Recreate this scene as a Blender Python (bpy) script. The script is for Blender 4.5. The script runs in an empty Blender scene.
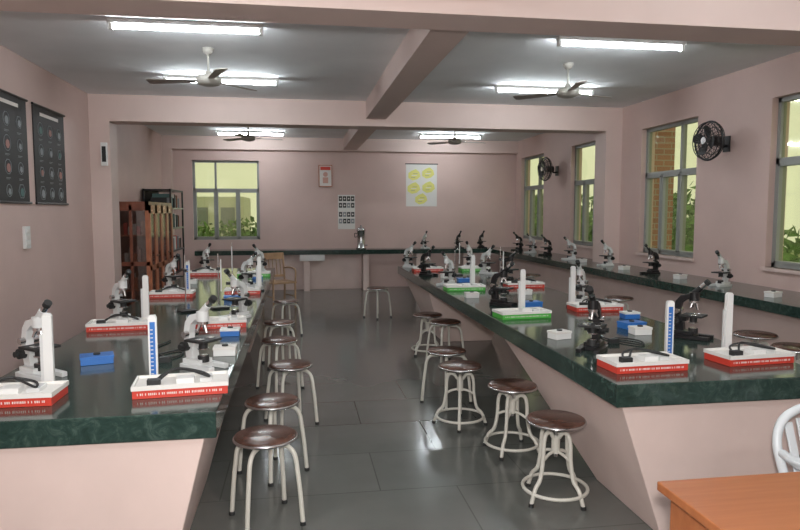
import bpy, math, random
from mathutils import Vector, Matrix
random.seed(7)
PI=math.pi
scene=bpy.context.scene
COL=scene.collection

# ---------------------------------------------------------------- materials
def mat(name,col,rough=.5,metal=0,noise=0,nscale=8,emit=None,estr=0,coat=0,bump=0,spec=None):
    m=bpy.data.materials.new(name); m.use_nodes=True
    nt=m.node_tree; b=nt.nodes['Principled BSDF']
    b.inputs['Base Color'].default_value=(*col,1)
    b.inputs['Roughness'].default_value=rough
    b.inputs['Metallic'].default_value=metal
    if coat: b.inputs['Coat Weight'].default_value=coat
    if spec is not None: b.inputs['Specular IOR Level'].default_value=spec
    if emit:
        b.inputs['Emission Color'].default_value=(*emit,1); b.inputs['Emission Strength'].default_value=estr
    if noise or bump:
        tc=nt.nodes.new('ShaderNodeTexCoord'); n=nt.nodes.new('ShaderNodeTexNoise')
        n.inputs['Scale'].default_value=nscale; n.inputs['Detail'].default_value=5
        nt.links.new(tc.outputs['Object'],n.inputs['Vector'])
        if noise:
            r=nt.nodes.new('ShaderNodeValToRGB')
            r.color_ramp.elements[0].position=.3; r.color_ramp.elements[1].position=.7
            r.color_ramp.elements[0].color=(*[c*(1-noise) for c in col],1)
            r.color_ramp.elements[1].color=(*[min(1,c*(1+noise)) for c in col],1)
            nt.links.new(n.outputs['Fac'],r.inputs['Fac']); nt.links.new(r.outputs['Color'],b.inputs['Base Color'])
        if bump:
            bp=nt.nodes.new('ShaderNodeBump'); bp.inputs['Strength'].default_value=bump; bp.inputs['Distance'].default_value=.01
            nt.links.new(n.outputs['Fac'],bp.inputs['Height']); nt.links.new(bp.outputs['Normal'],b.inputs['Normal'])
    return m

PINK=mat('pink_wall_paint',(.63,.465,.42),.6,noise=.06,nscale=1.3)
PINKB=mat('pink_beam_paint',(.69,.54,.49),.6,noise=.04,nscale=1.5)
PINKL=mat('pink_bench_paint',(.72,.57,.52),.5,noise=.05,nscale=3)
CEIL=mat('ceiling_paint',(.86,.87,.88),.8,noise=.04,nscale=2)
WHITE=mat('white_plastic',(.80,.80,.78),.4)
PAPER=mat('white_paper',(.78,.76,.72),.7)
RED=mat('red_box_print',(.60,.05,.03),.45)
GREENP=mat('green_box_print',(.08,.45,.06),.45)
BLUE=mat('blue_plastic',(.03,.16,.50),.4)
BLACK=mat('black_enamel',(.012,.012,.013),.3)
BLACKM=mat('black_matte',(.02,.02,.02),.6)
GREYM=mat('grey_enamel',(.66,.67,.66),.35)
STEEL=mat('steel',(.60,.60,.60),.25,metal=1)
CREAM=mat('cream_tube_paint',(.64,.62,.55),.35)
SEAT=mat('stool_seat_wood',(.085,.038,.026),.22,noise=.5,nscale=14)
WFRAME=mat('window_frame_paint',(.30,.31,.29),.45)
BLADE=mat('fan_blade_paint',(.30,.26,.23),.4)
FANW=mat('fan_body_paint',(.42,.40,.36),.4)
WOODD=mat('cabinet_wood_dark',(.22,.07,.04),.35,noise=.3,nscale=6)
WOODO=mat('cabinet_wood_orange',(.46,.16,.08),.35,noise=.25,nscale=6)
TUBE=mat('fluorescent_tube',(1,1,1),.5,emit=(.88,.96,1.0),estr=92)
LEAF=mat('foliage',(.11,.20,.06),.8,noise=.6,nscale=5)
YEL=mat('yellow_print',(.78,.74,.22),.6)
TEXTW=mat('white_print',(.8,.75,.7),.6)
SKIN=mat('chart_print_pink',(.36,.17,.15),.6)
SKINL=mat('picture_print_pink',(.62,.36,.30),.6)
CHG=mat('chart_print_grey',(.24,.26,.27),.6)
CHT=mat('chart_print_teal',(.07,.15,.14),.6)
CHAIRW=mat('white_chair_plastic',(.70,.74,.76),.35)

def marble():
    m=bpy.data.materials.new('green_marble'); m.use_nodes=True; nt=m.node_tree; b=nt.nodes['Principled BSDF']
    tc=nt.nodes.new('ShaderNodeTexCoord'); n=nt.nodes.new('ShaderNodeTexNoise'); n.inputs['Scale'].default_value=14
    n.inputs['Detail'].default_value=9; n.inputs['Roughness'].default_value=.72; n.inputs['Distortion'].default_value=1.6
    r=nt.nodes.new('ShaderNodeValToRGB'); e=r.color_ramp.elements
    e[0].position=.35; e[0].color=(.014,.031,.026,1); e[1].position=.75; e[1].color=(.08,.12,.105,1)
    x=r.color_ramp.elements.new(.52); x.color=(.026,.052,.043,1)
    nt.links.new(tc.outputs['Object'],n.inputs['Vector']); nt.links.new(n.outputs['Fac'],r.inputs['Fac'])
    nt.links.new(r.outputs['Color'],b.inputs['Base Color']); b.inputs['Roughness'].default_value=.12
    b.inputs['Specular IOR Level'].default_value=.6
    return m
MARBLE=marble()
def floor_mat():
    m=bpy.data.materials.new('kota_stone_floor'); m.use_nodes=True; nt=m.node_tree; b=nt.nodes['Principled BSDF']
    tc=nt.nodes.new('ShaderNodeTexCoord'); br=nt.nodes.new('ShaderNodeTexBrick')
    br.inputs['Scale'].default_value=1; br.inputs['Brick Width'].default_value=.9; br.inputs['Row Height'].default_value=.6
    br.inputs['Mortar Size'].default_value=.004; br.offset=.5
    br.inputs['Color1'].default_value=(.125,.132,.122,1); br.inputs['Color2'].default_value=(.142,.148,.136,1); br.inputs['Mortar'].default_value=(.085,.087,.082,1)
    n=nt.nodes.new('ShaderNodeTexNoise'); n.inputs['Scale'].default_value=2.5; n.inputs['Detail'].default_value=7
    mx=nt.nodes.new('ShaderNodeMix'); mx.data_type='RGBA'; mx.blend_type='MULTIPLY'; mx.inputs[0].default_value=.4
    nt.links.new(tc.outputs['Object'],br.inputs['Vector']); nt.links.new(tc.outputs['Object'],n.inputs['Vector'])
    nt.links.new(br.outputs['Color'],mx.inputs[6]); 
    rr=nt.nodes.new('ShaderNodeValToRGB'); rr.color_ramp.elements[0].color=(.65,.65,.65,1); rr.color_ramp.elements[1].color=(1,1,1,1)
    rr.color_ramp.elements[0].position=.3; rr.color_ramp.elements[1].position=.7
    nt.links.new(n.outputs['Fac'],rr.inputs['Fac']); nt.links.new(rr.outputs['Color'],mx.inputs[7])
    nt.links.new(mx.outputs[2],b.inputs['Base Color'])
    mr=nt.nodes.new('ShaderNodeMapRange'); mr.inputs['To Min'].default_value=.10; mr.inputs['To Max'].default_value=.22
    nt.links.new(n.outputs['Fac'],mr.inputs['Value']); nt.links.new(mr.outputs['Result'],b.inputs['Roughness'])
    b.inputs['Specular IOR Level'].default_value=.7
    return m
FLOOR=floor_mat()
def brick_mat():
    m=bpy.data.materials.new('brick'); m.use_nodes=True; nt=m.node_tree; b=nt.nodes['Principled BSDF']
    tc=nt.nodes.new('ShaderNodeTexCoord'); mp=nt.nodes.new('ShaderNodeMapping'); mp.inputs['Rotation'].default_value=(PI/2,0,0)
    br=nt.nodes.new('ShaderNodeTexBrick'); br.inputs['Scale'].default_value=1
    br.inputs['Brick Width'].default_value=.22; br.inputs['Row Height'].default_value=.08; br.inputs['Mortar Size'].default_value=.008
    br.inputs['Color1'].default_value=(.44,.21,.13,1); br.inputs['Color2'].default_value=(.34,.16,.10,1); br.inputs['Mortar'].default_value=(.40,.35,.28,1)
    nt.links.new(tc.outputs['Object'],mp.inputs['Vector']); nt.links.new(mp.outputs['Vector'],br.inputs['Vector']); nt.links.new(br.outputs['Color'],b.inputs['Base Color'])
    b.inputs['Roughness'].default_value=.9
    return m
BRICK=brick_mat()
def wood_mat():
    m=bpy.data.materials.new('orange_wood_laminate'); m.use_nodes=True; nt=m.node_tree; b=nt.nodes['Principled BSDF']
    tc=nt.nodes.new('ShaderNodeTexCoord'); mp=nt.nodes.new('ShaderNodeMapping'); mp.inputs['Scale'].default_value=(1.2,14,8)
    n=nt.nodes.new('ShaderNodeTexNoise'); n.inputs['Scale'].default_value=2.5; n.inputs['Detail'].default_value=6
    r=nt.nodes.new('ShaderNodeValToRGB'); r.color_ramp.elements[0].position=.3; r.color_ramp.elements[1].position=.7
    r.color_ramp.elements[0].color=(.31,.10,.034,1); r.color_ramp.elements[1].color=(.38,.135,.05,1)
    nt.links.new(tc.outputs['Object'],mp.inputs['Vector']); nt.links.new(mp.outputs['Vector'],n.inputs['Vector'])
    nt.links.new(n.outputs['Fac'],r.inputs['Fac']); nt.links.new(r.outputs['Color'],b.inputs['Base Color']); b.inputs['Roughness'].default_value=.4
    return m
WOODT=wood_mat()
def glass(name,col,refl=.08):
    m=bpy.data.materials.new(name); m.use_nodes=True; nt=m.node_tree; nt.nodes.clear()
    o=nt.nodes.new('ShaderNodeOutputMaterial'); t=nt.nodes.new('ShaderNodeBsdfTransparent'); g=nt.nodes.new('ShaderNodeBsdfGlossy')
    mx=nt.nodes.new('ShaderNodeMixShader'); t.inputs['Color'].default_value=(*col,1); g.inputs['Roughness'].default_value=.05
    mx.inputs[0].default_value=refl
    nt.links.new(t.outputs[0],mx.inputs[1]); nt.links.new(g.outputs[0],mx.inputs[2]); nt.links.new(mx.outputs[0],o.inputs[0])
    return m
GLASS=glass('tinted_window_glass',(.95,.95,.84))
GLASSD=glass('cabinet_glass',(.80,.77,.75),.16)

# ---------------------------------------------------------------- mesh builder
class MB:
    def __init__(s): s.v=[];s.f=[];s.mi=[];s.sm=[];s.mats=[]
    def m(s,mt):
        if mt not in s.mats: s.mats.append(mt)
        return s.mats.index(mt)
    def add(s,vs,fs,mt,sm=False,M=None):
        o=len(s.v); k=s.m(mt)
        for p in vs:
            p=Vector(p)
            if M is not None: p=M@p
            s.v.append(tuple(p))
        for f in fs:
            s.f.append([i+o for i in f]); s.mi.append(k); s.sm.append(sm)
    def box(s,x0,x1,y0,y1,z0,z1,mt,M=None):
        vs=[(x0,y0,z0),(x1,y0,z0),(x1,y1,z0),(x0,y1,z0),(x0,y0,z1),(x1,y0,z1),(x1,y1,z1),(x0,y1,z1)]
        s.add(vs,[(0,3,2,1),(4,5,6,7),(0,1,5,4),(1,2,6,5),(2,3,7,6),(3,0,4,7)],mt,False,M)
    def hopper(s,t,b,z0,z1,mt):
        vs=[(b[0],b[2],z0),(b[1],b[2],z0),(b[1],b[3],z0),(b[0],b[3],z0),(t[0],t[2],z1),(t[1],t[2],z1),(t[1],t[3],z1),(t[0],t[3],z1)]
        s.add(vs,[(0,3,2,1),(4,5,6,7),(0,1,5,4),(1,2,6,5),(2,3,7,6),(3,0,4,7)],mt)
    def ring(s,c,ax,r,n):
        ax=Vector(ax).normalized(); u=ax.orthogonal().normalized(); w=ax.cross(u)
        return [Vector(c)+u*r*math.cos(2*PI*i/n)+w*r*math.sin(2*PI*i/n) for i in range(n)]
    def cyl(s,p0,p1,r0,mt,r1=None,n=16,M=None):
        if r1 is None: r1=r0
        p0=Vector(p0);p1=Vector(p1);ax=p1-p0
        a=s.ring(p0,ax,r0,n); b=s.ring(p1,ax,r1,n)
        s.add(a+b,[(i,(i+1)%n,n+(i+1)%n,n+i) for i in range(n)],mt,True,M)
        s.add(a,[tuple(reversed(range(n)))],mt,False,M); s.add(b,[tuple(range(n))],mt,False,M)
    def lathe(s,prof,mt,c=(0,0,0),n=24,M=None):
        vs=[];fs=[]
        for r,z in prof:
            for i in range(n): vs.append((c[0]+r*math.cos(2*PI*i/n),c[1]+r*math.sin(2*PI*i/n),c[2]+z))
        for j in range(len(prof)-1):
            for i in range(n): fs.append((j*n+i,j*n+(i+1)%n,(j+1)*n+(i+1)%n,(j+1)*n+i))
        s.add(vs,fs,mt,True,M)
    def torus(s,c,R,r,mt,ax='z',n=28,k=6,M=None):
        vs=[];fs=[]
        for i in range(n):
            a=2*PI*i/n
            for j in range(k):
                b=2*PI*j/k; x=(R+r*math.cos(b))*math.cos(a); y=(R+r*math.cos(b))*math.sin(a); z=r*math.sin(b)
                if ax=='x': x,y,z=z,x,y
                if ax=='y': x,y,z=x,z,y
                vs.append((c[0]+x,c[1]+y,c[2]+z))
        for i in range(n):
            for j in range(k): fs.append((i*k+j,((i+1)%n)*k+j,((i+1)%n)*k+(j+1)%k,i*k+(j+1)%k))
        s.add(vs,fs,mt,True,M)
    def tube(s,pts,r,mt,n=8,sub=5,M=None):
        P=[Vector(p) for p in pts]
        if sub>1 and len(P)>2:
            Q=[];E=[P[0]*2-P[1]]+P+[P[-1]*2-P[-2]]
            for i in range(1,len(E)-2):
                for j in range(sub):
                    t=j/sub;a,b,c,d=E[i-1],E[i],E[i+1],E[i+2]
                    Q.append(.5*((2*b)+(c-a)*t+(2*a-5*b+4*c-d)*t*t+(3*b-a-3*c+d)*t**3))
            Q.append(P[-1]);P=Q
        u=None;vs=[]
        for i,p in enumerate(P):
            d=(P[min(i+1,len(P)-1)]-P[max(i-1,0)]).normalized()
            if u is None: u=d.orthogonal().normalized()
            u=(u-d*u.dot(d)).normalized(); w=d.cross(u)
            for j in range(n): vs.append(p+u*r*math.cos(2*PI*j/n)+w*r*math.sin(2*PI*j/n))
        L=len(P)
        fs=[(i*n+j,i*n+(j+1)%n,(i+1)*n+(j+1)%n,(i+1)*n+j) for i in range(L-1) for j in range(n)]
        s.add(vs,fs,mt,True,M); s.add(vs[:n],[tuple(reversed(range(n)))],mt,False,M); s.add(vs[-n:],[tuple(range(n))],mt,False,M)
    def prism(s,poly,ax,a,b,mt,M=None):
        n=len(poly)
        def P(p,t):
            return {'x':(t,p[0],p[1]),'y':(p[0],t,p[1]),'z':(p[0],p[1],t)}[ax]
        vs=[P(p,a) for p in poly]+[P(p,b) for p in poly]
        s.add(vs,[tuple(range(n)),tuple(reversed(range(n,2*n)))]+[(i,n+i,n+(i+1)%n,(i+1)%n) for i in range(n)],mt,False,M)
    def mesh(s,name):
        me=bpy.data.meshes.new(name); me.from_pydata(s.v,[],s.f)
        for m_ in s.mats: me.materials.append(m_)
        me.polygons.foreach_set('material_index',s.mi); me.polygons.foreach_set('use_smooth',s.sm)
        me.update(); 
        import bmesh
        bm=bmesh.new(); bm.from_mesh(me)
        bmesh.ops.recalc_face_normals(bm,faces=bm.faces); bm.to_mesh(me); bm.free()
        return me
    def build(s,name,loc=(0,0,0),rz=0,bevel=0):
        return put(s.mesh(name),name,loc,rz,bevel)
def put(me,name,loc=(0,0,0),rz=0,bevel=0,sc=1):
    o=bpy.data.objects.new(name,me); o.location=loc; o.rotation_euler=(0,0,rz); o.scale=(sc,sc,sc); COL.objects.link(o)
    if bevel:
        b=o.modifiers.new('bevel','BEVEL'); b.width=bevel; b.segments=2; b.limit_method='ANGLE'; b.angle_limit=math.radians(50)
    return o

# ---------------------------------------------------------------- room
XL,XR,YB,YF,H=-2.66,4.72,13.75,-1.6,3.12
def simple(name,bx,mt,bevel=0):
    b=MB(); b.box(*bx,mt); return b.build(name,bevel=bevel)
simple('floor',(XL-.2,XR+.2,YF-.2,YB+.2,-.15,0),FLOOR)
simple('ceiling',(XL-.2,XR+.2,YF-.2,YB+.2,H,H+.15),CEIL)
simple('wall_left',(XL-.2,XL,YF,YB,0,H),PINK)
simple('wall_front',(XL-.2,XR+.2,YF-.2,YF,0,H),PINK)
wins=[(4.65,5.98),(7.21,8.49),(9.62,10.85),(12.13,13.42)]
Z0,Z1=1.04,2.74
b=MB(); y=YF
for a,c in wins:
    b.box(XR,XR+.2,y,a,0,H,PINK); b.box(XR,XR+.2,a,c,0,Z0,PINK); b.box(XR,XR+.2,a,c,Z1,H,PINK); y=c
b.box(XR,XR+.2,y,YB,0,H,PINK); b.build('wall_right')
bw=(-2.11,-.78,1.03,2.65)
b=MB(); b.box(XL-.2,bw[0],YB,YB+.2,0,H,PINK); b.box(bw[1],XR+.2,YB,YB+.2,0,H,PINK)
b.box(bw[0],bw[1],YB,YB+.2,0,bw[2],PINK); b.box(bw[0],bw[1],YB,YB+.2,bw[3],H,PINK); b.build('wall_back')

def window(name,w,z0,z1,M,loc):
    b=MB(); t=.045
    def B(x0,x1,za,zb,y0=-.03,y1=.03,mt=WFRAME): b.box(x0,x1,y0,y1,za,zb,mt,M)
    B(0,w,z0,z0+t);B(0,w,z1-t,z1);B(0,t,z0,z1);B(w-t,w,z0,z1)
    zt=z0+(z1-z0)*.63
    B(0,w,zt-.03,zt+.03)
    B(w*.34-.02,w*.34+.02,z0,z1)
    B(w*.67-.02,w*.67+.02,z0,zt)
    for xa,xb in ((t,w*.34-.02),(w*.34+.02,w*.67-.02),(w*.67+.02,w-t)):
        for q in (xa,xb-.022): B(q,q+.022,z0+t,zt-.03,-.04,.04)
        for q in (z0+t,zt-.052): B(xa,xb,q,q+.022,-.04,.04)
    B(t,w-t,z0+t,z1-t,-.004,.004,GLASS)
    o=b.build(name,loc); return o
for i,(a,c) in enumerate(wins):
    M=Matrix.Rotation(PI/2,4,'Z')
    window('window_%d'%(i+1),c-a,Z0,Z1,M,(XR+.1,a,0))
    simple('trim_%d'%(i+1),(XR-.03,XR+.06,a-.03,c+.03,Z0-.035,Z0),PINKB)
window('window_5',bw[1]-bw[0],bw[2],bw[3],Matrix.Identity(4),(bw[0],YB+.1,0))
# beams
BZ=2.78
b=MB(); b.box(XL,XR,9.05,9.4,BZ,H,PINKB); b.box(XL,XL+.25,9.05,9.4,0,BZ,PINKB); b.box(XR-.25,XR,9.05,9.4,0,BZ,PINKB); b.build('ceiling_beam')
b=MB(); b.box(XL,XR,3.9,4.25,BZ,H,PINKB); b.box(XR-.25,XR,3.9,4.25,0,BZ,PINKB); b.build('ceiling_beam')
b=MB(); b.box(.94,1.22,4.25,9.05,2.88,H,PINKB); b.box(.94,1.22,9.4,YB,2.88,H,PINKB); b.box(.94,1.22,YF,3.9,2.88,H,PINKB); b.build('ceiling_beam')
b=MB(); b.box(XL,XR,YB-.12,YB,2.86,H,PINKB); b.box(XL,XL+.18,YB-.15,YB,0,2.86,PINKB); b.build('ceiling_beam')

# ---------------------------------------------------------------- benches
BH=.79
def bench(x0,x1,y0,y1,peds,xi):
    b=MB(); b.box(x0,x1,y0,y1,BH-.11,BH,MARBLE)
    for ta,tb,ba,bb in peds:
        b.hopper((x0+.05,x1-.05,ta,tb),(x0+xi,x1-xi,ba,bb),0,BH-.11,PINKL)
    return b.build('lab_bench',bevel=.006)
bench(1.47,2.65,2.80,9.62,[(2.85,4.75,2.85,3.55),(7.6,9.4,7.75,8.6)],.28)
bench(-1.46,-.34,2.67,9.62,[(2.71,4.6,2.71,3.9),(7.3,9.4,7.5,8.8)],.22)
CH=.84
b=MB(); b.box(3.95,XR,1.2,13.1,CH-.09,CH,MARBLE); b.box(4.15,XR,1.25,13.1,0,CH-.09,PINKL)
b.build('wall_counter',bevel=.005)
b=MB(); b.box(-2.0,XR,13.1,YB-.13,CH-.09,CH,MARBLE)
for x in (-1.9,-.9,.1,1.3,2.4,3.4): b.box(x,x+.12,13.18,YB-.13,0,CH-.09,PINKL)
b.box(-.78,1.3,13.5,YB-.13,.0,CH-.09,PINKL)
b.box(.02,.02+.5,13.12,13.5,CH-.22,CH-.09,WHITE)
b.build('wall_counter',bevel=.005)

# ---------------------------------------------------------------- stools
def seat(b,z):
    b.lathe([(0,z-.03),(.14,z-.03),(.155,z-.026),(.16,z-.014),(.158,z-.004),(.148,z),(0,z+.001)],SEAT,n=28)
    b.torus((0,0,z-.018),.158,.009,STEEL,n=32)
def stoolA(z=.46):
    b=MB(); seat(b,z)
    b.lathe([(0,z-.045),(.06,z-.045),(.06,z-.03),(0,z-.03)],CREAM,n=16)
    for i in range(4):
        a=PI/4+i*PI/2+.25; c,s_=math.cos(a),math.sin(a)
        P=[(.02,z-.05),(.09,z-.05),(.135,z-.06),(.165,z-.10),(.178,z-.18),(.19,z*.4),(.205,.01)]
        b.tube([(r*c,r*s_,h) for r,h in P],.0125,CREAM)
        b.cyl((.205*c,.205*s_,0),(.205*c,.205*s_,.02),.016,BLACKM,n=10)
    return b.mesh('stool_bent_leg')
def stoolB(z=.46):
    b=MB(); seat(b,z)
    b.cyl((0,0,z-.03),(0,0,z-.22),.012,STEEL); b.cyl((0,0,z-.10),(0,0,z-.2),.024,CREAM)
    b.lathe([(0,z-.05),(.05,z-.05),(.05,z-.03),(0,z-.03)],CREAM,n=16)
    for i in range(4):
        a=.4+i*PI/2; c,s_=math.cos(a),math.sin(a)
        P=[(.02,z-.11),(.05,z-.075),(.085,z-.08),(.10,z-.13),(.105,z*.52),(.125,z*.3),(.165,.09),(.195,.01)]
        b.tube([(r*c,r*s_,h) for r,h in P],.012,CREAM)
        P=[(.02,z-.19),(.06,z-.20),(.10,z*.52)]
        b.tube([(r*c,r*s_,h) for r,h in P],.009,CREAM)
        b.cyl((.195*c,.195*s_,0),(.195*c,.195*s_,.02),.015,BLACKM,n=10)
    b.torus((0,0,.065),.178,.010,CREAM,n=36,k=8)
    return b.mesh('stool_revolving')
A,B_=stoolA(),stoolB(); Bt=stoolB(.62)
for me,x,y,r in ((A,-.18,3.34,.1),(A,-.17,3.97,.5),(A,-.07,4.91,.2),(A,-.18,5.9,.4),(A,-.21,6.85,0),(A,-.17,8.5,.3),
                 (B_,1.405,3.36,.1),(B_,1.40,4.09,.5),(B_,1.19,4.68,.9),(A,1.21,5.22,.3),(B_,1.43,7.12,.2),(A,1.52,6.62,.1),(A,1.18,9.75,.4)):
    put(me,'lab_stool',(x,y,0),r)
for x,y in ((3.66,4.71),(3.60,4.2),(3.66,6.99),(3.6,9.75)):
    put(Bt,'lab_stool',(x,y,0),random.random())

# ---------------------------------------------------------------- microscope
def microscope(body,dark):
    b=MB()
    b.prism([(-.065,-.11),(-.035,-.115),(-.035,-.03),(.035,-.03),(.035,-.115),(.065,-.11),(.075,.02),(.065,.095),(.03,.105),(-.03,.105),(-.065,.095),(-.075,.02)],'z',0,.022,body)
    b.box(-.045,.045,-.02,.095,.022,.045,body)
    b.cyl((0,-.005,.03),(0,-.005,.062),.028,dark); b.cyl((0,-.005,.062),(0,-.005,.066),.022,STEEL)
    b.prism([(.045,.04),(.095,.04),(.108,.10),(.112,.17),(.10,.225),(.07,.262),(.02,.275),(-.02,.27),(-.02,.245),(.03,.24),(.062,.215),(.074,.17),(.07,.12),(.05,.10)],'x',-.02,.02,body)
    b.box(-.065,.065,-.07,.06,.135,.147,dark); b.box(-.03,.03,.03,.08,.105,.14,body)
    b.box(-.05,-.02,-.04,.0,.147,.151,STEEL); b.box(.02,.05,-.04,.0,.147,.151,STEEL)
    b.cyl((0,-.005,.10),(0,-.005,.135),.022,dark); b.cyl((0,-.005,.095),(0,-.005,.10),.028,STEEL)
    for s in (-1,1):
        b.cyl((s*.02,.088,.105),(s*.05,.088,.105),.025,dark); b.cyl((s*.05,.088,.105),(s*.068,.088,.105),.014,dark)
        b.cyl((s*.02,.085,.165),(s*.045,.085,.165),.016,STEEL)
    b.cyl((0,-.005,.235),(0,-.005,.285),.030,body); b.cyl((0,-.005,.22),(0,-.005,.235),.027,STEEL)
    for i in range(3):
        a=-PI/2+i*2*PI/3; dx,dy=math.cos(a),math.sin(a)
        b.cyl((dx*.012,-.005+dy*.012,.222),(dx*.026,-.005+dy*.026,.178 if i==0 else .19),.0095,STEEL,r1=.006,n=12)
    b.cyl((0,0,.275),(0,-.045,.318),.018,body); b.cyl((0,-.045,.318),(0,-.075,.347),.015,STEEL)
    b.cyl((0,-.070,.342),(0,-.088,.359),.0185,dark)
    return b.mesh('microscope')
MS=microscope(GREYM,BLACKM); MK=microscope(BLACK,BLACKM); MW=microscope(WHITE,BLACK)
L=[(MS,-1.27,3.40,.9),(MS,-.50,3.46,.9),(MS,-1.30,5.08,.8),(MS,-.48,5.06,-.7),(MS,-1.28,6.97,.8),(MS,-.52,7.15,.9),(MW,-1.25,9.3,.6),(MS,-.54,8.9,-.6),
   (MK,1.70,3.55,-.7),(MK,2.50,3.8,.7),(MK,1.76,5.43,.8),(MS,2.50,5.5,-.7),(MS,1.62,7.0,-.8),(MK,2.42,7.2,.7),(MS,1.62,9.35,.7),(MW,2.48,9.3,-.6),(MK,1.64,8.15,.7),(MS,2.45,8.2,.6)]
for me,x,y,r in L: put(me,'microscope',(x,y,BH+.001),r,.002,sc=1.04)
for x,y,m_,r in ((4.28,6.05,MS,1.2),(4.28,7.4,MK,1.4),(4.3,8.62,MS,1.3),(4.28,9.84,MS,1.7),(4.3,10.9,MK,1.4),(4.28,11.6,MS,1.2),(4.3,12.4,MK,1.4)): put(m_,'microscope',(x,y,CH+.001),-r,.002)
for x,m_ in ((2.62,MS),(3.35,MK),(3.85,MK)): put(m_,'microscope',(x,13.35,CH+.001),.2,.002)

# ---------------------------------------------------------------- apparatus kits
def kit(col,w=.40,d=.20,cable=True,extra=0):
    b=MB(); h=.04
    b.box(-w/2,w/2,-d/2,d/2,0,h,col)
    x=-w/2+.02
    rnd=random.Random(3)
    while x<w/2-.03:
        ww=rnd.choice((.003,.004,.005))
        b.box(x,x+ww,-d/2-.0012,-d/2,.014,.024,TEXTW); x+=ww+rnd.choice((.003,.003,.009))
    b.box(-w/2-.004,w/2+.004,-d/2-.004,-d/2+.006,h-.004,h+.016,PAPER); b.box(-w/2-.004,w/2+.004,d/2-.006,d/2+.004,h-.004,h+.016,PAPER)
    b.box(-w/2-.004,-w/2+.006,-d/2,d/2,h-.004,h+.016,PAPER); b.box(w/2-.006,w/2+.004,-d/2,d/2,h-.004,h+.016,PAPER)
    b.box(-w/2+.006,w/2-.006,-d/2+.006,d/2-.006,h,h+.004,PAPER)
    b.box(-w*.05,w*.14,-d*.3,d*.05,h+.004,h+.03,WHITE); b.box(w*.2,w*.33,-d*.2,d*.25,h+.004,h+.022,GREYM)
    if cable:
        P=[(-w*.3,-.03,h+.012),(-w*.2,.05,h+.03),(-.02,.06,h+.045),(w*.1,0,h+.05),(w*.3,-.05,h+.03),(w*.2,.05,h+.03),(-.03,.03,h+.055),(-w*.25,-.04,h+.02)]
        b.tube(P,.006,BLACKM,n=6); b.box(-w*.36,-w*.22,-.06,-.02,h+.004,h+.03,BLACKM)
    return b.mesh('apparatus_kit_box')
KR,KG,KP=kit(RED),kit(GREENP,cable=False),kit(RED,.34,.2,False)
def scale(face,h=.33):
    b=MB(); b.box(-.045,.045,-.03,.03,0,.014,BLACKM)
    b.box(-.02,.02,-.012,.012,.014,h,WHITE)
    b.prism([(-.02,h),(.02,h),(.012,h+.012),(-.012,h+.012)],'y',-.012,.012,WHITE)
    if face: 
        b.box(-.012,.012,-.0135,-.012,.03,h-.02,BLUE)
        for i in range(12): b.box(-.010,.002,-.0145,-.0135,.04+i*(h-.08)/12,.044+i*(h-.08)/12,TEXTW)
    else:
        b.box(-.034,-.02,-.008,.008,.03,h*.75,GREYM)
    return b.mesh('measuring_stand')
SB,SW=scale(True,.31),scale(False,.34)
def plc(me,name,x,y,r=0,z=BH,bev=.0015): return put(me,name,(x,y,z+.001),r,bev)
for me,x,y,r in ((KR,-1.23,2.96,0),(KR,-.53,3.02,.1),(KR,-1.23,4.72,.1),(KP,-.55,4.72,.1),(KR,-1.2,6.45,0),(KP,-.55,6.6,0),(KG,-.56,8.4,0),(KR,-1.2,8.6,0),
              (KR,1.76,3.10,.05),(KR,2.42,3.16,.08),(KG,1.70,4.78,.1),(KR,2.42,5.03,0),(KG,1.70,6.55,0),(KR,2.4,6.7,0),(KR,1.75,8.75,0),(KG,2.4,8.7,0)):
    plc(me,'apparatus_kit_box',x,y,r)
for me,x,y,r in ((SW,-1.13,3.13,.05),(SB,-.69,3.20,.1),(SW,-1.10,4.92,0),(SB,2.02,3.28,-.1),(SW,2.42,3.34,.1),(SW,1.77,4.96,0),(SW,2.30,5.2,0),(SB,-1.08,6.62,0),(SW,1.85,6.75,0),(SW,-.40,6.8,0)):
    plc(me,'measuring_stand',x,y,r)
def small(mt,top,w=.12,d=.09,h=.05):
    b=MB(); b.box(-w/2,w/2,-d/2,d/2,0,h*.7,mt); b.box(-w/2-.003,w/2+.003,-d/2-.003,d/2+.003,h*.7,h,top); b.cyl((0,0,h),(0,0,h+.008),.018,BLACKM)
    return b.mesh('slide_box')
BB,WBX,BBX=small(BLUE,BLUE,.16,.11,.045),small(WHITE,PAPER),small(BLUE,WHITE)
for me,x,y,r in ((BB,-1.08,3.66,.3),(WBX,-.42,3.76,0),(WBX,1.65,3.92,.3),(WBX,2.24,3.98,0),(BB,2.30,4.2,.2),(BBX,-.45,4.35,0),(BB,1.97,5.3,.1),(WBX,2.2,6.1,0),(WBX,1.62,5.95,0),(BB,-.6,6.1,.1),(BB,1.9,7.3,0),(WBX,-1.2,7.6,0),(BBX,1.7,9.0,0),(BBX,2.5,4.6,0),(WBX,1.8,7.8,.2),(BBX,-.5,8.0,.2)):
    plc(me,'slide_box',x,y,r)
for x,y in ((4.32,3.7),(4.2,5.2),(4.3,6.8),(4.25,8.0),(4.25,9.75-.45)): plc(WBX,'slide_box',x,y,.3,CH)
def lead(name,pts,z):
    b=MB(); b.tube([(x,y,z+.007) for x,y in pts],.005,BLACKM,n=6,sub=8); x,y=pts[0]; b.box(x-.03,x+.03,y-.02,y+.02,z+.001,z+.03,BLACKM); b.build(name)
lead('power_lead',[(-.72,3.62),(-.8,3.75),(-.70,3.9),(-.66,3.8),(-.72,3.7),(-.85,3.95),(-.8,4.2)],BH)
lead('power_lead',[(1.92,3.72),(2.0,3.85),(2.1,3.75),(2.05,3.62),(1.93,3.85),(2.0,4.1)],BH)
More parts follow.
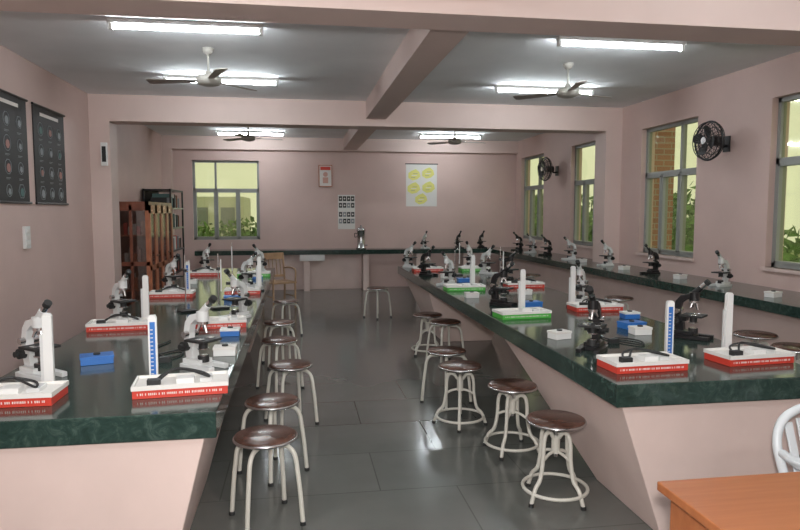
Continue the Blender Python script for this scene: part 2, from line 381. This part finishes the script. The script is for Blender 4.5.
def retort():
    b=MB(); b.box(-.07,.07,-.05,.05,0,.015,BLACK); b.cyl((0,.03,.015),(0,.03,.46),.005,STEEL,n=8)
    b.cyl((0,.03,.33),(0,-.05,.33),.005,STEEL,n=8); b.cyl((0,-.055,.15),(0,-.055,.42),.006,WHITE,n=8); b.box(-.012,.012,.015,.045,.32,.345,BLACK)
    return b.mesh('retort_stand')
RT=retort()
for x,y in ((-.9,5.45),(-.66,5.6),(-.75,7.6),(2.0,8.1),(2.02,6.3)): plc(RT,'retort_stand',x,y,random.random())
b=MB(); b.lathe([(0,0),(.10,0),(.10,.03),(.085,.04),(.085,.36),(.095,.37),(.095,.40),(.06,.44),(.02,.46),(.02,.49),(0,.49)],STEEL)
b.tube([(-.085,0,.25),(-.13,0,.25),(-.13,0,.32),(-.085,0,.32)],.008,BLACKM); b.cyl((.08,0,.08),(.13,0,.08),.01,STEEL)
b.build('steam_boiler',(1.28,13.38,CH))

# ---------------------------------------------------------------- lights & fans
def tubelight():
    b=MB(); b.box(-.63,.63,-.03,.03,-.035,0,WHITE)
    for s in (-1,1): b.box(s*.61-.015,s*.61+.015,-.02,.02,-.085,-.035,WHITE)
    b.cyl((-.595,0,-.06),(.595,0,-.06),.015,TUBE,n=12)
    return b.mesh('tube_light')
TL=tubelight()
for x,y in ((-.86,5.55),(-.83,7.7),(2.84,5.5),(2.99,7.7),(-.86,12.7),(2.97,12.6),(-.88,2.4),(2.86,2.4),(-.88,.2),(2.86,.2)):  # trailing entries near the camera: unseen fixtures, added to brighten the room's near end
    o=put(TL,'tube_light',(x,y,H-.001))
    if y<5.6: o.scale=(.95,1,1)
def cfan():
    b=MB(); b.lathe([(0,0),(.055,0),(.05,-.03),(.02,-.06),(0,-.06)],FANW); b.cyl((0,0,-.02),(0,0,-.24),.011,FANW)
    b.lathe([(0,-.2),(.025,-.21),(.03,-.24),(.09,-.255),(.115,-.275),(.12,-.30),(.10,-.33),(.05,-.345),(0,-.35)],FANW)
    for i in range(3):
        M=Matrix.Rotation(2*PI*i/3,4,'Z')@Matrix.Translation((0,0,-.295))@Matrix.Rotation(math.radians(10),4,'X')
        b.prism([(.09,-.02),(.2,-.045),(.55,-.065),(.58,-.05),(.58,.04),(.55,.055),(.2,.035),(.09,.02)],'z',-.003,.003,BLADE,M)
        b.box(.08,.2,-.015,.015,-.006,.008,STEEL,M)
    return b.mesh('ceiling_fan')
CF=cfan()
for x,y,r in ((-.81,6.4,.85),(2.76,6.47,.35),(-.8,11.2,.3),(2.72,11.2,.2)): put(CF,'ceiling_fan',(x,y,H-.001),r)
def wfan():
    b=MB()
    b.box(-.02,0,-.05,.05,-.12,.06,BLACK); b.tube([(-.01,0,-.05),(-.08,0,-.06),(-.12,0,-.02)],.016,BLACK)
    b.cyl((-.10,0,0),(-.22,0,0),.06,BLACK,r1=.055); b.cyl((-.22,0,0),(-.29,0,0),.03,STEEL)
    for R,x in ((.215,-.26),(.205,-.225),(.205,-.305),(.15,-.322),(.15,-.212),(.09,-.327),(.04,-.33)):
        b.torus((x,0,0),R,.005 if R<.21 else .012,BLACK,ax='x',n=32)
    b.cyl((-.335,0,0),(-.325,0,0),.04,STEEL)
    for i in range(28):
        a=2*PI*i/28;c,s=math.cos(a),math.sin(a)
        b.tube([(-.212,.06*c,.06*s),(-.214,.14*c,.14*s),(-.235,.205*c,.205*s),(-.26,.215*c,.215*s),(-.29,.208*c,.208*s),(-.322,.14*c,.14*s),(-.33,.03*c,.03*s)],.003,BLACK,n=4,sub=2)
    for i in range(4):
        M=Matrix.Translation((-.265,0,0))@Matrix.Rotation(i*PI/2+.3,4,'X')@Matrix.Rotation(.4,4,'Z')
        b.prism([(.02,-.0),(.10,-.06),(.17,-.05),(.185,.02),(.12,.06),(.03,.03)][::-1],'x',-.002,.002,BLACKM,M)
    return b.mesh('wall_fan')
WF=wfan()
for y in (6.65,11.45):
    put(WF,'wall_fan',(XR,y,2.38),.12,sc=.97)

# ---------------------------------------------------------------- wall things
def chart(name,y0,y1,seed):
    b=MB(); rnd=random.Random(seed); x=XL+.012
    b.box(XL+.002,x,y0,y1,1.69,2.70,BLACKM); b.cyl((x+.004,y0-.02,2.70),(x+.004,y1+.02,2.70),.012,BLACK); b.cyl((x+.004,y0-.02,1.69),(x+.004,y1+.02,1.69),.012,BLACK)
    w=(y1-y0); b.box(x,x+.001,y0+w*.2,y1-w*.2,2.60,2.635,TEXTW)
    for r_ in range(4):
        for c in range(3):
            yc=y0+w*(.2+.3*c); zc=2.46-r_*.22
            q=.05+rnd.random()*.03; m1=rnd.choice((SKIN,CHG,CHT,CHG))
            b.torus((x+.001,yc,zc),q,.004,CHG,ax='x',n=rnd.choice((6,10,18)),k=4)
            b.cyl((x,yc+.012,zc-.01),(x+.0015,yc+.012,zc-.01),q*.6,m1,n=rnd.choice((5,7,12)))
            b.box(x,x+.001,yc-.05,yc+.05,zc-.105,zc-.100,CHG); b.box(x,x+.001,yc-.05,yc+.02,zc-.116,zc-.112,CHG)
    b.build(name)
chart('biology_chart',6.1,7.03,1); chart('biology_chart',7.2,8.08,5)
b=MB(); b.box(XL,XL+.03,6.84,6.96,1.24,1.46,WHITE)
for i in range(3): b.box(XL+.03,XL+.038,6.86,6.94,1.27+i*.06,1.31+i*.06,PAPER)
b.build('switch_board',bevel=.003)
b=MB(); b.box(XL+.14,XL+.22,9.02,9.05,2.2,2.5,WHITE); b.box(XL+.155,XL+.205,9.012,9.02,2.25,2.45,BLACKM); b.build('fan_regulator',bevel=.003)
yb=YB
b=MB(); b.box(.45,.70,yb-.02,yb,2.14,2.56,PAPER); b.box(.47,.68,yb-.023,yb-.02,2.47,2.54,RED); b.cyl((.575,yb-.024,2.38),(.575,yb-.02,2.38),.05,SKINL); b.box(.52,.63,yb-.024,yb-.02,2.2,2.32,SKINL)
b.box(.44,.71,yb-.03,yb,2.56,2.575,WOODO); b.box(.44,.71,yb-.03,yb,2.125,2.14,WOODO); b.box(.435,.45,yb-.03,yb,2.125,2.575,WOODO);b.box(.70,.715,yb-.03,yb,2.125,2.575,WOODO); b.build('picture_frame')
b=MB(); b.box(.83,1.19,yb-.008,yb,1.24,1.96,PAPER)
for i in range(4):
    for j in range(4):
        zz=1.83-j*.14+(0 if j<2 else -.05)
        b.box(.85+i*.085,.85+i*.085+.07,yb-.010,yb-.008,zz,zz+.10,BLACKM if (i+j)%3 or j==0 else CHG)
        b.cyl((.885+i*.085,yb-.012,zz+.05),(.885+i*.085,yb-.01,zz+.05),.018,TEXTW,n=10)
b.build('wall_calendar')
b=MB(); b.box(2.28,2.95,yb-.008,yb,1.72,2.62,PAPER); b.cyl((2.26,yb-.012,2.62),(2.97,yb-.012,2.62),.01,BLACKM,n=8)
for cx,cz,s in ((2.46,2.38,1.1),(2.76,2.42,1.1),(2.45,2.10,1.15),(2.77,2.12,1.15),(2.61,1.87,1.1)):
    b.prism([(cx+s*px,cz+s*pz) for px,pz in ((-.12,-.05),(-.04,-.10),(.05,-.08),(.12,-.02),(.10,.06),(.03,.12),(-.05,.09),(-.12,.04))],'y',yb-.0105,yb-.008,YEL)
    b.box(cx-.06,cx+.05,yb-.012,yb-.0105,cz-.01,cz+.005,PAPER); b.box(cx-.03,cx+.07,yb-.012,yb-.0105,cz+.03,cz+.038,CHG); b.box(cx-.07,cx+.02,yb-.012,yb-.0105,cz-.05,cz-.042,CHG)
b.build('wall_poster')

# ---------------------------------------------------------------- cabinets
b=MB(); x0,x1,y0,y1,z1=XL+.03,-2.13,9.85,11.6,1.75
b.box(x0,x1,y0,y1,0,.08,WOODD); b.box(x0,x1,y0,y1,z1-.05,z1,WOODD); b.box(x0,x0+.02,y0,y1,.08,z1-.05,WOODD)
for y in (y0,(y0+y1)/2-.015,y1-.03): 
    if y!=y0: b.box(x0,x1,y,y+.03,.08,z1-.05,WOODD)
for za,zb in ((.08,.16),(.82,.88),(z1-.13,z1-.05)): b.box(x0,x1,y0,y0+.03,za,zb,WOODD)
b.box(x0,x0+.05,y0,y0+.03,.08,z1,WOODD); b.box(x1-.05,x1,y0,y0+.03,.08,z1,WOODO)
b.box((x0+x1)/2-.02,(x0+x1)/2+.02,y0,y0+.03,.08,z1-.05,WOODD)
b.box(x0+.05,x1-.05,y0+.01,y0+.016,.16,z1-.13,GLASSD)
for z in (.45,.85,1.25): b.box(x0+.02,x1-.03,y0+.03,y1-.03,z,z+.02,WOODO)
for k in range(60):
    yy=y0+.1+random.random()*1.5; z=random.choice((.08,.47,.87,1.27)); xx=x0+.06+random.random()*.3
    if k<24: yy=y0+.12; z=(.08,.47,.87,1.27)[k%4]; xx=x0+.06+(k//4)*.06
    b.box(xx,xx+.05,yy,yy+.06,z,z+.06+random.random()*.16,random.choice((CHG,RED,SKIN,GREYM,WOODD,WOODO)))
for k in range(4):
    ya=y0+.02+k*.43; yc=ya+.42
    for p in ((ya,ya+.07,.08,z1-.05),(yc-.07,yc,.08,z1-.05),(ya,yc,.08,.2),(ya,yc,z1-.17,z1-.05),(ya,yc,.75,.82)): b.box(x1-.01,x1+.015,p[0],p[1],p[2],p[3],WOODO)
    b.box(x1-.004,x1+.002,ya+.07,yc-.07,.2,z1-.17,GLASSD)
    b.cyl((x1+.015,ya+.04 if k%2 else yc-.04,.95),(x1+.035,ya+.04 if k%2 else yc-.04,.95),.012,STEEL)
b.build('glass_door_cabinet')
b=MB(); x0,x1,y0,y1,z1=XL+.03,-2.16,11.75,12.95,2.0
for x in (x0,x1-.03):
    for y in (y0,y1-.03): b.box(x,x+.03,y,y+.03,0,z1,BLACK)
for z in (.1,.5,.9,1.3,1.65,1.97): b.box(x0,x1,y0,y1,z,z+.025,BLACK)
b.box(x0,x0+.01,y0,y1,.1,z1,BLACKM)
for z in (.125,.525,.925,1.325,1.675):
    y=y0+.05
    while y<y1-.1:
        t=.02+random.random()*.04
        if random.random()<.85: b.box(x0+.12,x1-.04-random.random()*.05,y,y+t,z,z+.17+random.random()*.08,random.choice((BLACKM,WOODD,PAPER,CHG,RED,CHT,BLACKM)))
        y+=t+.003
b.build('book_rack')

# ---------------------------------------------------------------- wooden chair (far end)
b=MB(); CW=mat('pale_wood',(.45,.28,.16),.45,noise=.2)
for x in (-.2,.2):
    b.tube([(x,-.2,0),(x,-.19,.44)],.017,CW,sub=1); b.tube([(x,.2,0),(x,.18,.44),(x,.24,.9)],.018,CW)
    b.tube([(x,-.2,.44),(x,-.2,.64),(x,0,.67),(x,.2,.65)],.015,CW); b.cyl((x,-.2,.2),(x,.19,.2),.01,CW,n=8)
b.box(-.22,.22,-.22,.2,.42,.45,CW)
b.box(-.2,.2,.19,.215,.5,.54,CW); b.box(-.21,.21,.225,.25,.80,.91,CW)
for i in range(5): b.tube([(-.14+i*.07,.195,.52),(-.14+i*.07,.235,.82)],.009,CW,sub=1)
b.build('wooden_chair',(-.33,11.0,0),.5,.003)

# ---------------------------------------------------------------- desk & plastic chair, front right
b=MB(); x0,x1,y0,y1,z=1.12,2.45,1.05,1.86,.745
b.box(x0,x1,y0,y1,z-.03,z,WOODT); b.box(x0+.03,x0+.055,y0+.03,y1-.03,0,z-.03,WOODT); b.box(x1-.055,x1-.03,y0+.03,y1-.03,0,z-.03,WOODT)
b.box(x0+.055,x1-.055,y0+.08,y0+.1,.25,z-.03,WOODT)
b.box(x1-.5,x1-.055,y0+.1,y1-.05,.2,z-.03,WOODO); 
for i in range(3): b.box(x1-.48,x1-.075,y1-.05,y1-.035,.22+i*.16,.36+i*.16,WOODT); b.cyl((x1-.28,y1-.035,.29+i*.16),(x1-.28,y1-.015,.29+i*.16),.012,STEEL)
b.build('wooden_desk',bevel=.004)
def pchair():
    b=MB(); c=CHAIRW
    b.prism([(-.22,-.22),(.22,-.22),(.235,0),(.21,.22),(-.21,.22),(-.235,0)],'z',.41,.43,c)
    b.tube([(-.22,-.22,.415),(0,-.235,.405),(.22,-.22,.415)],.014,c)
    for s in (-1,1):
        b.tube([(s*.25,-.25,0),(s*.235,-.22,.40),(s*.26,-.22,.56),(s*.275,-.12,.60),(s*.275,.1,.60),(s*.235,.24,.6)],.02,c)
        b.tube([(s*.25,.29,0),(s*.22,.23,.41),(s*.225,.28,.62),(s*.18,.305,.72),(s*.09,.315,.765),(0,.318,.775)],.02,c)
        b.box(s*.275-.028,s*.275+.028,-.16,.16,.605,.62,c)
    for i in range(5):
        x=-.13+i*.065
        top=.74-abs(i-2)*.016
        b.prism([(.225,.43),(.235,.43),(.325,top),(.315,top)],'x',x-.022,x+.022,c)
    b.prism([(.222,.42),(.24,.42),(.255,.50),(.237,.50)],'x',-.2,.2,c)
    return b.mesh('plastic_chair')
put(pchair(),'plastic_chair',(2.27,2.2,0),.1,.004,sc=.96)

# ---------------------------------------------------------------- outside
simple('outdoor_ground',(-40,60,-40,80,-3.3,-3.2),mat('dry_grass',(.20,.24,.10),.9,noise=.4,nscale=.5))
BARK=mat('bark',(.1,.07,.05),.9)
def tree(loc,r,seed):
    rnd=random.Random(seed); b=MB()
    b.cyl((0,0,-3.2-loc[2]),(0,0,-r*.3),.12,BARK,n=8)
    for k in range(700):
        d=Vector((rnd.gauss(0,1),rnd.gauss(0,1),rnd.gauss(0,1))).normalized()*r*(.4+.6*rnd.random())
        d.z*=.8; s=.14*r*(.5+rnd.random()*.5)
        u=Vector((rnd.gauss(0,1),rnd.gauss(0,1),rnd.gauss(0,1))).normalized(); w=u.orthogonal().normalized()
        b.add([d-u*s,d+w*s*.5,d+u*s,d-w*s*.5],[(0,1,2,3)],LEAF)
    b.build('tree',loc)
for i,(x,y,z,r) in enumerate(((8.6,12,.5,1.5),(10,15.5,.7,1.7),(9.5,19,.5,1.6),(11,24,.8,2.0),(8.6,9,.3,1.4),(12,30,.8,2.2),(-2.6,30,.1,1.6),(8.4,6.6,.3,1.4),(13,20,1.0,2.0),(14,37,1,2.4),(10,27,.6,1.7),(-4.2,26,.2,1.5))): tree((x,y,z),r,i)
simple('brick_fin',(XR+.2,XR+.5,8.49,8.69,-3.2,H),BRICK)
b=MB(); WB=mat('pale_building',(.62,.62,.52),.8)
b.box(-9,-3.5,44,50,-3.2,2.6,WB)
for i in range(3):
    for j in range(2): b.box(-8.4+i*1.7,-7.5+i*1.7,43.95,44,-1.5+j*2.2,-.3+j*2.2,CHG)
b.build('apartment_building')
w=bpy.data.worlds.new('world'); scene.world=w; w.use_nodes=True
bg=w.node_tree.nodes['Background']; bg.inputs[0].default_value=(.78,.81,.58,1); bg.inputs[1].default_value=1.08

# flash on the photographer's camera
ld=bpy.data.lights.new('camera_flash','AREA'); ld.shape='DISK'; ld.size=.12; ld.energy=88; ld.color=(1,.97,.95)
lo=bpy.data.objects.new('camera_flash',ld); lo.location=(0,-.03,1.74); lo.rotation_euler=(math.radians(87),0,math.radians(-8.9)); COL.objects.link(lo)

cd=bpy.data.cameras.new('camera'); cd.lens=29.25; cd.sensor_width=36; cd.clip_start=.05
co=bpy.data.objects.new('camera',cd); co.location=(0,0,1.6); co.rotation_euler=(math.radians(90-4.66),0,math.radians(-8.89)); COL.objects.link(co)
scene.camera=co
scene.view_settings.view_transform='Standard'; scene.view_settings.look='None'; scene.view_settings.exposure=0
